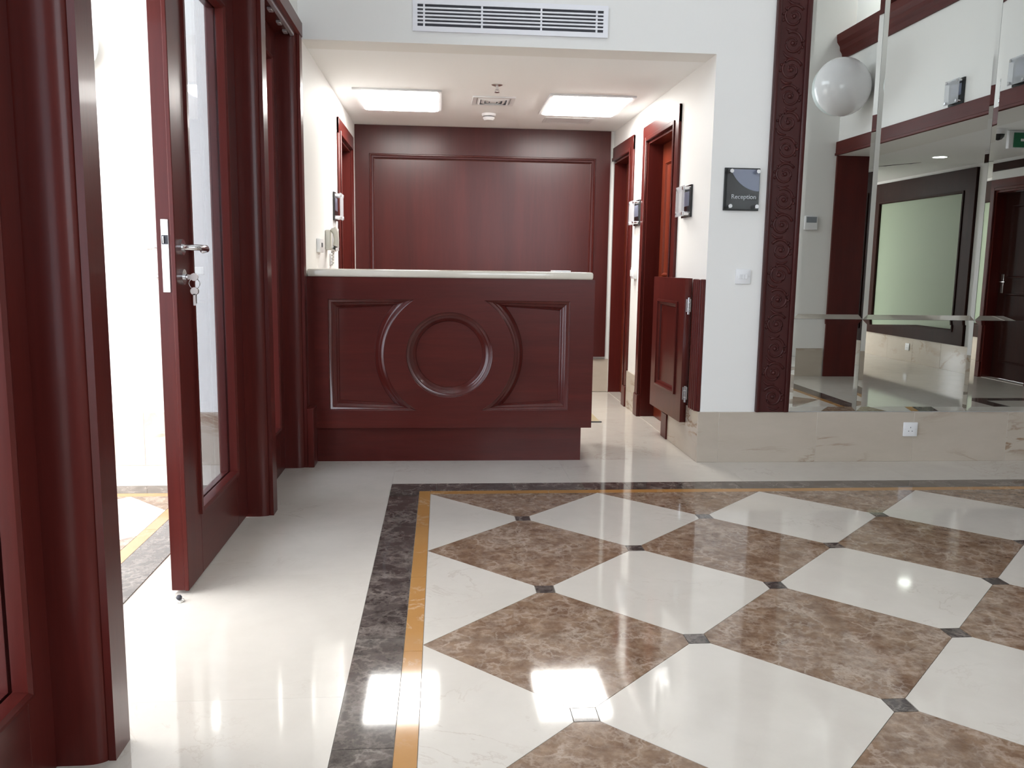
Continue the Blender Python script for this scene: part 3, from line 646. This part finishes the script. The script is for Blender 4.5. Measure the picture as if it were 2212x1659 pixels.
# ================================================================== wall signs on standoffs
def sign(loc, normal, w, h, label, cat='sign', word=False):
    """backing plate, clear cover on four chrome standoffs; normal along +-x or -y"""
    ang = {(-1, 0): math.radians(-90), (1, 0): math.radians(90), (0, -1): 0.0, (0, 1): math.pi}[normal]
    t = thing('wall_sign', loc, label, cat, 'black wall signs on chrome standoffs', rotz=ang)      # local: x reading direction, -y out of the wall
    boxobj('backing', (-w/2, w/2, -0.012, 0.0, 0, h), 'black', t, bevel=0.001)
    for sx in (-1, 1):
        for z in (0.022, h-0.022):
            obj('standoff', cyl(BM(), (sx*(w/2-0.026), z), 'y', 0.011, -0.012, -0.058, 14), 'chrome', t, smooth=40)
    if word:
        boxobj('cover', (-w/2+0.012, w/2-0.002, -0.022, -0.018, 0.008, h-0.006), 'acrylic', t)
        R = 0.19
        p = [(w/2-0.004, h-0.008), (-w/2+0.022, h-0.008)] + [q for q in arc(w/2+0.005, h+0.06, R, 195, 268, 18) if q[1] < h-0.008 and q[0] < w/2-0.004]
        p.append((w/2-0.004, p[-1][1]))
        obj('printed_swoosh', prism(BM(), p, 'y', -0.0165, -0.0145), 'greyprint', t)
        text('lettering', 'Reception', 0.036, 'white', t, (-0.062, -0.0155, 0.066), (1, 0, 0), (0, 0, 1))
    else:
        boxobj('cover', (-w/2+0.006, w/2-0.006, -0.052, -0.048, 0.006, h-0.006), 'acrylic_sheen', t)
        boxobj('printed_strip', (-w/2+0.03, w/2-0.03, -0.0135, -0.012, h*0.35, h*0.8), 'greyprint', t)
    return t
sign((1.756, YW-0.0005, 1.471), (0, -1), 0.206, 0.238, 'black Reception sign with grey swoosh beside the mirror frame', word=True)
sign((XAR-0.0005, 1.53, 1.452), (-1, 0), 0.195, 0.195, 'black door sign with clear cover above the half-height gate')
sign((XAR-0.0005, 2.885, 1.462), (-1, 0), 0.19, 0.195, 'black door sign with clear cover between the two reception doors')
sign((XAL+0.0005, 2.42, 1.435), (1, 0), 0.19, 0.195, 'black door sign with clear cover above the intercom handset')
sign((XR-0.0005, -0.84, 2.468), (-1, 0), 0.2, 0.2, 'black sign over the corridor opening, seen whole in the mirror')
sign((XR-0.0005, -0.06, 2.468), (-1, 0), 0.2, 0.2, 'black sign over the corridor opening, cut by the picture edge')

# ------------------------------------------------------------------ switches and sockets
def plate_y(name, loc, w, h, label, cat, parts):
    """face plate on the mirror wall; parts drawn on its front"""
    t = thing(name, loc, label, cat, {'light_switch': 'white light switches', 'power_socket': 'white power sockets'}.get(name))
    x, y, z = loc
    boxobj('face_plate', (x-w/2, x+w/2, y-0.010, y, z, z+h), 'white', t, bevel=0.003, seg=2)
    for nm, dx, dz, pw, ph, m_, pr_ in parts:
        boxobj(nm, (x+dx-pw/2, x+dx+pw/2, y-0.010-pr_, y-0.0095, z+dz-ph/2, z+dz+ph/2), m_, t, bevel=0.001)
    return t
plate_y('light_switch', (1.792, YW-0.0005, 1.054), 0.088, 0.086, 'white three-gang light switch below the Reception sign', 'light switch',
        [('rocker', -0.017, 0.043, 0.015, 0.026, 'white', 0.004), ('rocker', 0.0, 0.043, 0.015, 0.026, 'white', 0.004), ('rocker', 0.017, 0.043, 0.015, 0.026, 'white', 0.004), ('screw', -0.033, 0.043, 0.005, 0.005, 'steel', 0.001), ('screw', 0.033, 0.043, 0.005, 0.005, 'steel', 0.001)])
plate_y('power_socket', (2.87, YW-0.0165, 0.155), 0.088, 0.086, 'white square power socket in the marble skirting under the mirror', 'socket',
        [('pin_slot', 0.0, 0.055, 0.004, 0.008, 'dark', 0.0004), ('pin_slot', -0.011, 0.033, 0.007, 0.004, 'dark', 0.0004), ('pin_slot', 0.011, 0.033, 0.007, 0.004, 'dark', 0.0004), ('screw', -0.033, 0.045, 0.005, 0.005, 'steel', 0.001), ('screw', 0.033, 0.045, 0.005, 0.005, 'steel', 0.001)])
def plate_x(name, xw, s, y, z, w, h, label, cat, parts, depth=0.010, mat='white'):
    t = thing(name, (xw, y, z), label, cat, {'light_switch': 'white light switches', 'power_socket': 'white power sockets'}.get(name))
    def X(a, b_): return tuple(sorted((xw+s*a, xw+s*b_)))
    boxobj('face_plate', (*X(0, depth), y-w/2, y+w/2, z, z+h), mat, t, bevel=0.003, seg=2)
    for nm, dy, dz, pw, ph, m_, pr_ in parts:
        boxobj(nm, (*X(depth-0.0005, depth+pr_), y+dy-pw/2, y+dy+pw/2, z+dz-ph/2, z+dz+ph/2), m_, t, bevel=0.001)
    return t
plate_x('light_switch', XAR-0.0005, -1, 2.885, 1.05, 0.09, 0.09, 'white light switch between the two reception doors', 'light switch', [('rocker', 0, 0.045, 0.03, 0.05, 'white', 0.012)], 0.03)
plate_x('control_box', XAL+0.0005, 1, 1.60, 1.205, 0.16, 0.082, 'white wall box with small dark window left of the intercom', 'control box', [('window', 0.0, 0.045, 0.05, 0.026, 'dark', 0.002)], 0.022)
ic = plate_x('intercom', XAL+0.0005, 1, 2.30, 1.225, 0.17, 0.155, 'white intercom panel with grey screen beside its handset', 'intercom', [('screen', -0.03, 0.105, 0.09, 0.07, 'screen', 0.002), ('button', 0.05, 0.03, 0.02, 0.02, 'white', 0.004), ('button', 0.0, 0.03, 0.02, 0.02, 'white', 0.004)], 0.03)
hs = thing('handset', (XAL+0.03, 1.96, 1.205), 'ivory telephone handset hanging on the wall by the counter', 'telephone')
boxobj('cradle', (XAL+0.0005, XAL+0.03, 1.91, 2.02, 1.225, 1.355), 'beigeplastic', hs, bevel=0.006, seg=2)
g = obj('grip', tube(BM(), [(XAL+0.045, 1.96, 1.225), (XAL+0.062, 1.96, 1.25), (XAL+0.066, 1.96, 1.29), (XAL+0.062, 1.96, 1.335), (XAL+0.045, 1.96, 1.365)], [0.026, 0.02, 0.017, 0.02, 0.026], 10), 'beigeplastic', hs, smooth=60)
obj('cord', tube(BM(), [(XAL+0.045, 1.96, 1.225)]+[(XAL+0.04+0.008*math.cos(i*1.3), 1.96+0.008*math.sin(i*1.3), 1.22-i*0.004) for i in range(24)], 0.003, 5), 'beigeplastic', hs, smooth=60)
cd = plate_x('data_socket', XAL+0.0005, 1, 2.16, 1.125, 0.08, 0.08, 'small white data socket just above the counter by the door', 'socket', [('port', 0, 0.04, 0.02, 0.016, 'dark', 0.001)])

# ================================================================== ceiling fittings of the alcove
def troffer(x0, x1, y0, y1, label):
    t = thing('ceiling_light', ((x0+x1)/2, (y0+y1)/2, ZA-0.02), label, 'ceiling light', group='recessed light panels over the reception')
    plate('frame', rect(x0, x1, y0, y1), [rect(x0+0.025, x1-0.025, y0+0.025, y1-0.025)], 'z', ZA-0.014, ZA, 'white', t)
    obj('diffuser', moulding(BM(), rect(x0+0.025, x1-0.025, y0+0.025, y1-0.025), [(0, 0.002), (0.003, 0.018), (0.03, 0.028), (0.10, 0.034)], 'z', -1, ZA, True), 'tube', t)
    return t
troffer(-0.56, 0.05, 2.31, 3.06, 'glowing recessed light panel on the side of the intercom wall')
troffer(0.80, 1.41, 2.31, 3.06, 'glowing recessed light panel on the side of the half-height gate')
df = thing('air_diffuser', (0.42, 2.63, ZA-0.012), 'small square air diffuser between the two ceiling lights', 'air diffuser')
plate('frame', rect(0.27, 0.575, 2.475, 2.785), [rect(0.30, 0.545, 2.505, 2.755)], 'z', ZA-0.010, ZA, 'white', df)
for k, sgap in enumerate((0.0, 0.032, 0.064)):
    a0, a1, b0, b1 = 0.304+sgap, 0.541-sgap, 2.509+sgap, 2.751-sgap
    obj('louvre', moulding(BM(), rect(a0, a1, b0, b1), [(0, 0.0), (0.0, 0.003), (0.022, 0.014), (0.022, 0.010)], 'z', -1, ZA-0.001), 'white', df)
boxobj('louvre_centre', (0.40, 0.445, 2.605, 2.655, ZA-0.014, ZA-0.001), 'white', df)
boxobj('void', (0.301, 0.544, 2.506, 2.754, ZA-0.0012, ZA-0.0002), 'screen', df)
sp = thing('sprinkler_head', (0.416, 2.083, ZA-0.05), 'small pendent sprinkler head in front of the air diffuser', 'sprinkler')
obj('escutcheon', lathe(BM(), (0.416, 2.083), 'z', [(0, ZA), (0.036, ZA), (0.036, ZA-0.003), (0.018, ZA-0.010), (0, ZA-0.010)], 24), 'steel', sp, smooth=40)
obj('body', cyl(BM(), (0.416, 2.083), 'z', 0.008, ZA-0.035, ZA-0.008, 12), 'chrome', sp, smooth=40)
obj('deflector', cyl(BM(), (0.416, 2.083), 'z', 0.017, ZA-0.050, ZA-0.047, 16), 'chrome', sp)
for a in (0, 1): obj('frame_arm', tube(BM(), [(0.416+(0.008 if a else -0.008), 2.083, ZA-0.03), (0.416+(0.014 if a else -0.014), 2.083, ZA-0.04), (0.416, 2.083, ZA-0.048)], 0.002, 6), 'chrome', sp)
sd = thing('smoke_detector', (0.421, 3.18, ZA-0.055), 'round white smoke detector behind the air diffuser', 'smoke detector')
obj('base', lathe(BM(), (0.421, 3.18), 'z', [(0, ZA), (0.056, ZA), (0.056, ZA-0.012), (0.05, ZA-0.02), (0, ZA-0.02)], 28), 'white', sd, smooth=40)
obj('vent_band', cyl(BM(), (0.421, 3.18), 'z', 0.041, ZA-0.032, ZA-0.02, 28), 'dark', sd, smooth=40)
obj('head', lathe(BM(), (0.421, 3.18), 'z', [(0, ZA-0.026), (0.046, ZA-0.026), (0.046, ZA-0.036), (0.034, ZA-0.05), (0, ZA-0.055)], 28), 'white', sd, smooth=40)
ap = thing('access_panel', (1.08, 3.38, ZA-0.006), 'flat rectangular access panel in the ceiling near the panelling', 'access panel')
plate('frame', rect(0.88, 1.28, 3.25, 3.50), [rect(0.90, 1.26, 3.27, 3.48)], 'z', ZA-0.005, ZA, 'white', ap); boxobj('flap', (0.903, 1.257, 3.273, 3.477, ZA-0.004, ZA-0.0005), 'white', ap)
# long air grille on the bulkhead
ag = thing('air_grille', (0.425, YW-0.01, 2.411), 'long white slatted air-conditioning grille on the bulkhead', 'air grille')
GX0, GX1, GZ0, GZ1 = -0.080, 0.932, 2.412, 2.526
plate('frame', rect(GX0-0.026, GX1+0.026, GZ0-0.026, GZ1+0.026), [rect(GX0, GX1, GZ0, GZ1)], 'y', YW-0.012, YW, 'grille', ag)
boxobj('void', (GX0-0.005, GX1+0.005, YW-0.002, YW-0.0003, GZ0-0.005, GZ1+0.005), 'dark', ag)
for k in range(5):
    z = GZ0+0.0150+k*0.0190; boxobj('slat', (GX0, GX1, YW-0.011, YW-0.002, z, z+0.0085), 'grille', ag)
for x in (GX0+0.03, 0.262, 0.585, GX1-0.042): boxobj('support_bar', (x, x+0.010, YW-0.009, YW-0.002, GZ0, GZ1), 'grille', ag)

# ================================================================== tall mirror in carved frame
MX0, MX1, MZ0, MZ1 = 2.104, 3.648, 0.306, 3.36
mr = thing('wall_mirror', ((MX0+MX1)/2, YW, 0.304), 'tall mirror of faceted panes in a carved dark wood frame', 'mirror')
xs = [MX0, 2.528, 3.222, MX1]; zs = [MZ0, 0.856, 2.81, MZ1]; BV = 0.028
boxobj('backing_board', (MX0, MX1, YW-0.006, YW-0.0004, MZ0, MZ1), 'dark', mr)
for i in range(3):
    for j in range(3):
        x0, x1, z0, z1 = xs[i]+0.0006, xs[i+1]-0.0006, zs[j]+0.0006, zs[j+1]-0.0006
        bm = moulding(BM(), rect(x0, x1, z0, z1), [(0, 0.0), (0.0, 0.0025), (BV, 0.0050)], 'y', -1, YW-0.0055, True)
        obj('mirror_pane', bm, 'mirror', mr)
def stile(x0, x1, z0, z1, nm='frame_stile'):
    s = boxobj(nm, (x0, x1, YW-0.022, YW-0.0004, z0, z1), 'wood_dark', mr, bevel=0.002)
    for e in ((x0, x0+0.022), (x1-0.030, x1)):
        boxobj('edge_bead', (e[0], e[1], YW-0.034, YW-0.021, z0, z1), 'wood_dark', s, bevel=0.005, seg=2)
    return s
# one carved scroll, shared by all
def scroll_mesh():
    bm = BM(); pts = []; rad = []
    for i in range(40):
        t = i/39; a = 0.6+t*3.3*math.pi; r = 0.056*(1-t)**0.85+0.006
        pts.append((r*math.cos(a), -0.0005, r*math.sin(a)*1.04)); rad.append(0.0085*(1-0.45*t))
    tube(bm, pts, rad, 6)
    lathe(bm, (0, 0), 'y', [(0.012, 0.0), (0.012, -0.006), (0.006, -0.012), (0, -0.013)], 10)
    pts = []; rad = []
    for i in range(12):
        t = i/11; pts.append((-0.045+0.07*t, -0.0005, -0.062-0.014*math.sin(t*math.pi))); rad.append(0.0035+0.005*math.sin(t*math.pi))
    tube(bm, pts, rad, 6)
    for k in range(3):
        a = 2.4+k*0.55
        lathe(bm, (0.062*math.cos(a), 0.060*math.sin(a)), 'y', [(0.009, 0.0), (0.0075, -0.006), (0, -0.009)], 8)
    bmesh.ops.recalc_face_normals(bm, faces=bm.faces)
    me = bpy.data.meshes.new('carved_scroll'); bm.to_mesh(me); bm.free(); me.materials.append(MAT['wood_dark']); me.shade_smooth(); return me
SCR = scroll_mesh()
def scrolls(s, xc, z0, z1):
    n = int((z1-z0)/0.1425)
    for k in range(n):
        o = bpy.data.objects.new('carved_scroll', SCR); COL.objects.link(o); o.parent = s
        o.location = Vector((xc, YW-0.0205, z0+0.092+k*0.1425))-WLOC[s.name]
        o.scale = (1 if k % 2 else -1, 1, 1); o.rotation_euler = (0, (k % 3)*0.25, 0)
s1 = stile(1.905, 2.103, 0.304, MZ1+0.2); scrolls(s1, 2.000, 0.304, MZ1)
s2 = stile(MX1+0.001, MX1+0.199, 0.304, MZ1+0.2); scrolls(s2, MX1+0.104, 0.304, MZ1)
hr_ = boxobj('frame_rail', (2.1035, MX1+0.0005, YW-0.022, YW-0.0004, MZ1+0.001, MZ1+0.199), 'wood_dark', mr, bevel=0.002)

# ================================================================== what the mirror shows: right wall opening, corridor
ol = thing('trim_6', (XR+0.2, -1.0, 0), 'wood lining of the wide corridor opening', 'door lining', kind=S)
boxobj('jamb_panel', (XR-0.012, XR+0.40, YP+0.002, YP+0.03, 0, 2.321), 'wood_z', ol); boxobj('jamb_panel', (XR-0.012, XR+0.40, OPY-0.03, OPY-0.001, 0, 2.321), 'wood_z', ol)
h6 = boxobj('header_casing', (XR-0.026, XR-0.0005, YP+0.001, OPY+0.11, 2.322, 2.462), 'wood_satin', ol, bevel=0.004)
boxobj('header_bead', (XR-0.034, XR-0.024, YP+0.001, OPY, 2.322, 2.347), 'wood_satin', h6, bevel=0.003)
boxobj('jamb_casing', (XR-0.026, XR-0.0005, OPY, OPY+0.11, 0, 2.321), 'wood_z', ol, bevel=0.004)
boxobj('soffit', (XR, XR+0.3995, YP+0.03, OPY-0.03, 2.322, 2.36), 'wall', ol)
co = thing('trim_7', (XR, -1.0, 3.28), 'projecting mahogany cornice under the upper gallery opening', 'cornice', kind=S)
obj('cornice_profile', along_y([(XR-0.0005, 3.29), (XR-0.02, 3.29), (XR-0.028, 3.34), (XR-0.05, 3.37), (XR-0.055, 3.41), (XR-0.085, 3.45), (XR-0.092, 3.50), (XR-0.092, 3.525), (XR+0.40, 3.525), (XR+0.40, 3.425), (XR-0.0005, 3.425)], YP+0.001, OPY), 'wood_satin', co)
boxobj('gallery_post', (XR+0.05, XR+0.17, -2.22, -2.10, 3.525, 4.45), 'wood_z', co); boxobj('gallery_post', (XR+0.05, XR+0.17, -1.0, -0.88, 3.525, 4.45), 'wood_z', co)
boxobj('gallery_pane', (XR+0.10, XR+0.108, -2.10, -1.0, 3.525, 4.45), 'glass', co); boxobj('gallery_pane', (XR+0.10, XR+0.108, -2.87, -2.22, 3.525, 4.45), 'glass', co)
gl = thing('added_gallery_light', (4.9, -2.3, ZL-0.03), 'added light panel that brightens the upper gallery', 'ceiling light')  # added lamp, lifts the pale gallery walls
plate('frame', rect(4.6, 5.2, -2.6, -2.0), [rect(4.63, 5.17, -2.57, -2.03)], 'z', ZL-0.02, ZL-0.0005, 'white', gl); boxobj('diffuser', (4.63, 5.17, -2.57, -2.03, ZL-0.015, ZL-0.001), 'tube', gl)
def globe(loc, s, axis, r, label):
    t = thing('wall_lamp', loc, label, 'wall lamp', 'round opal wall lamps')
    x, y, z = loc
    if axis == 'x': c = (y, z); h = x
    else: c = (x, z); h = y
    obj('back_plate', lathe(BM(), c, axis, [(0, h), (r*0.55, h), (r*0.55, h+s*0.03), (0, h+s*0.03)], 32), 'white', t, smooth=40)
    obj('rim', lathe(BM(), c, axis, [(r*0.5, h+s*0.028), (r*0.93, h+s*0.05), (r*0.99, h+s*r*0.55), (r*0.9, h+s*r*0.58)], 40), 'opalrim', t, smooth=40)
    prof = [(r*math.cos(a*math.pi/20), h+s*(r*0.55+r*0.85*math.sin(a*math.pi/20))) for a in range(0, 11)]
    obj('globe', lathe(BM(), c, axis, prof[:-1]+[(0, prof[-1][1])], 40), 'opal', t, smooth=60)
    return t
lm = globe((3.885, -2.42, 2.884), 1, 'y', 0.275, 'round opal wall lamp beneath the gallery cornice, seen in the mirror')
obj('bracket', tube(BM(), [(3.885, -2.415, 2.884), (4.02, -2.45, 2.884), (XR-0.001, -2.45, 2.884)], 0.02, 10), 'white', lm, smooth=60)
obj('bracket_plate', cyl(BM(), (-2.45, 2.884), 'x', 0.05, XR-0.012, XR-0.0005, 20), 'white', lm, smooth=40)
globe((-1.865, 1.0845, 2.24), -1, 'y', 0.15, 'round opal wall lamp on the sunlit court wall')
sw = thing('wall_thermostat', (3.925, YP, 1.555), 'small grey and white control unit on the pier facing the mirror', 'control unit')
boxobj('case', (3.855, 3.995, YP+0.0005, YP+0.03, 1.555, 1.70), 'white', sw, bevel=0.005); boxobj('display', (3.87, 3.98, YP+0.029, YP+0.033, 1.63, 1.69), 'screen', sw)
fp = thing('framed_panel', (5.94, -4.31, 0.305), 'pale green wall panel in a wide dark wood frame down the corridor', 'framed panel')
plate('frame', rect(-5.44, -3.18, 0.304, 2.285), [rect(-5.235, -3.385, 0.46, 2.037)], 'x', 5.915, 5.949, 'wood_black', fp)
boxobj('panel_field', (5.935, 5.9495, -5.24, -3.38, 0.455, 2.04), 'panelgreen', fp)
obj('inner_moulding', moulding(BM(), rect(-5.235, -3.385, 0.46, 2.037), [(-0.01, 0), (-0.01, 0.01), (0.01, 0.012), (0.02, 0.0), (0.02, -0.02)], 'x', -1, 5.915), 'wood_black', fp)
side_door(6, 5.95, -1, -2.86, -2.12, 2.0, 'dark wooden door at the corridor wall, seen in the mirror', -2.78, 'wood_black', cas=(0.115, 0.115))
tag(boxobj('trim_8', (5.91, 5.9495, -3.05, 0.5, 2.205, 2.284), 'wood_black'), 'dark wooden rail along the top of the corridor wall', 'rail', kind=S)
plate_x('power_socket', 5.9335, -1, -4.31, 0.145, 0.09, 0.09, 'white socket in the skirting under the framed corridor panel', 'socket', [('pin_slot', 0, 0.06, 0.004, 0.008, 'dark', 0.001), ('pin_slot', -0.012, 0.035, 0.008, 0.004, 'dark', 0.001), ('pin_slot', 0.012, 0.035, 0.008, 0.004, 'dark', 0.001)])
def downlight(x, y, label):
    t = thing('downlight', (x, y, ZA-0.008), label, 'downlight')
    obj('trim_ring', lathe(BM(), (x, y), 'z', [(0.085, ZA), (0.085, ZA-0.006), (0.068, ZA-0.004), (0.068, ZA)], 32), 'white', t, smooth=40)
    obj('lens', cyl(BM(), (x, y), 'z', 0.068, ZA-0.003, ZA-0.0005, 32), 'down', t)
downlight(5.235, -2.78, 'lit round downlight in the corridor ceiling, seen in the mirror')
dc = thing('dome_camera', (4.68, -1.03, ZA-0.1), 'small dark dome camera under the corridor ceiling', 'camera')
obj('base', lathe(BM(), (4.68, -1.03), 'z', [(0, ZA), (0.06, ZA), (0.06, ZA-0.045), (0, ZA-0.045)], 24), 'white', dc, smooth=40)
obj('dome', lathe(BM(), (4.68, -1.03), 'z', [(0.048, ZA-0.045), (0.044, ZA-0.065), (0.028, ZA-0.085), (0, ZA-0.093)], 24), 'black', dc, smooth=60)
ex = thing('exit_sign', (4.93, -1.0, ZA-0.16), 'green exit sign hanging from the corridor ceiling', 'exit sign')
boxobj('housing', (4.80, 5.08, -1.10, -1.06, ZA-0.15, ZA-0.001), 'white', ex, bevel=0.004); boxobj('face', (4.84, 5.07, -1.06, -1.055, ZA-0.14, ZA-0.02), 'green', ex)
obj('arrow', prism(BM(), [(4.90, ZA-0.09), (4.95, ZA-0.09), (4.95, ZA-0.115), (5.0, ZA-0.08), (4.95, ZA-0.045), (4.95, ZA-0.07), (4.90, ZA-0.07)], 'y', -1.055, -1.053), 'white', ex)
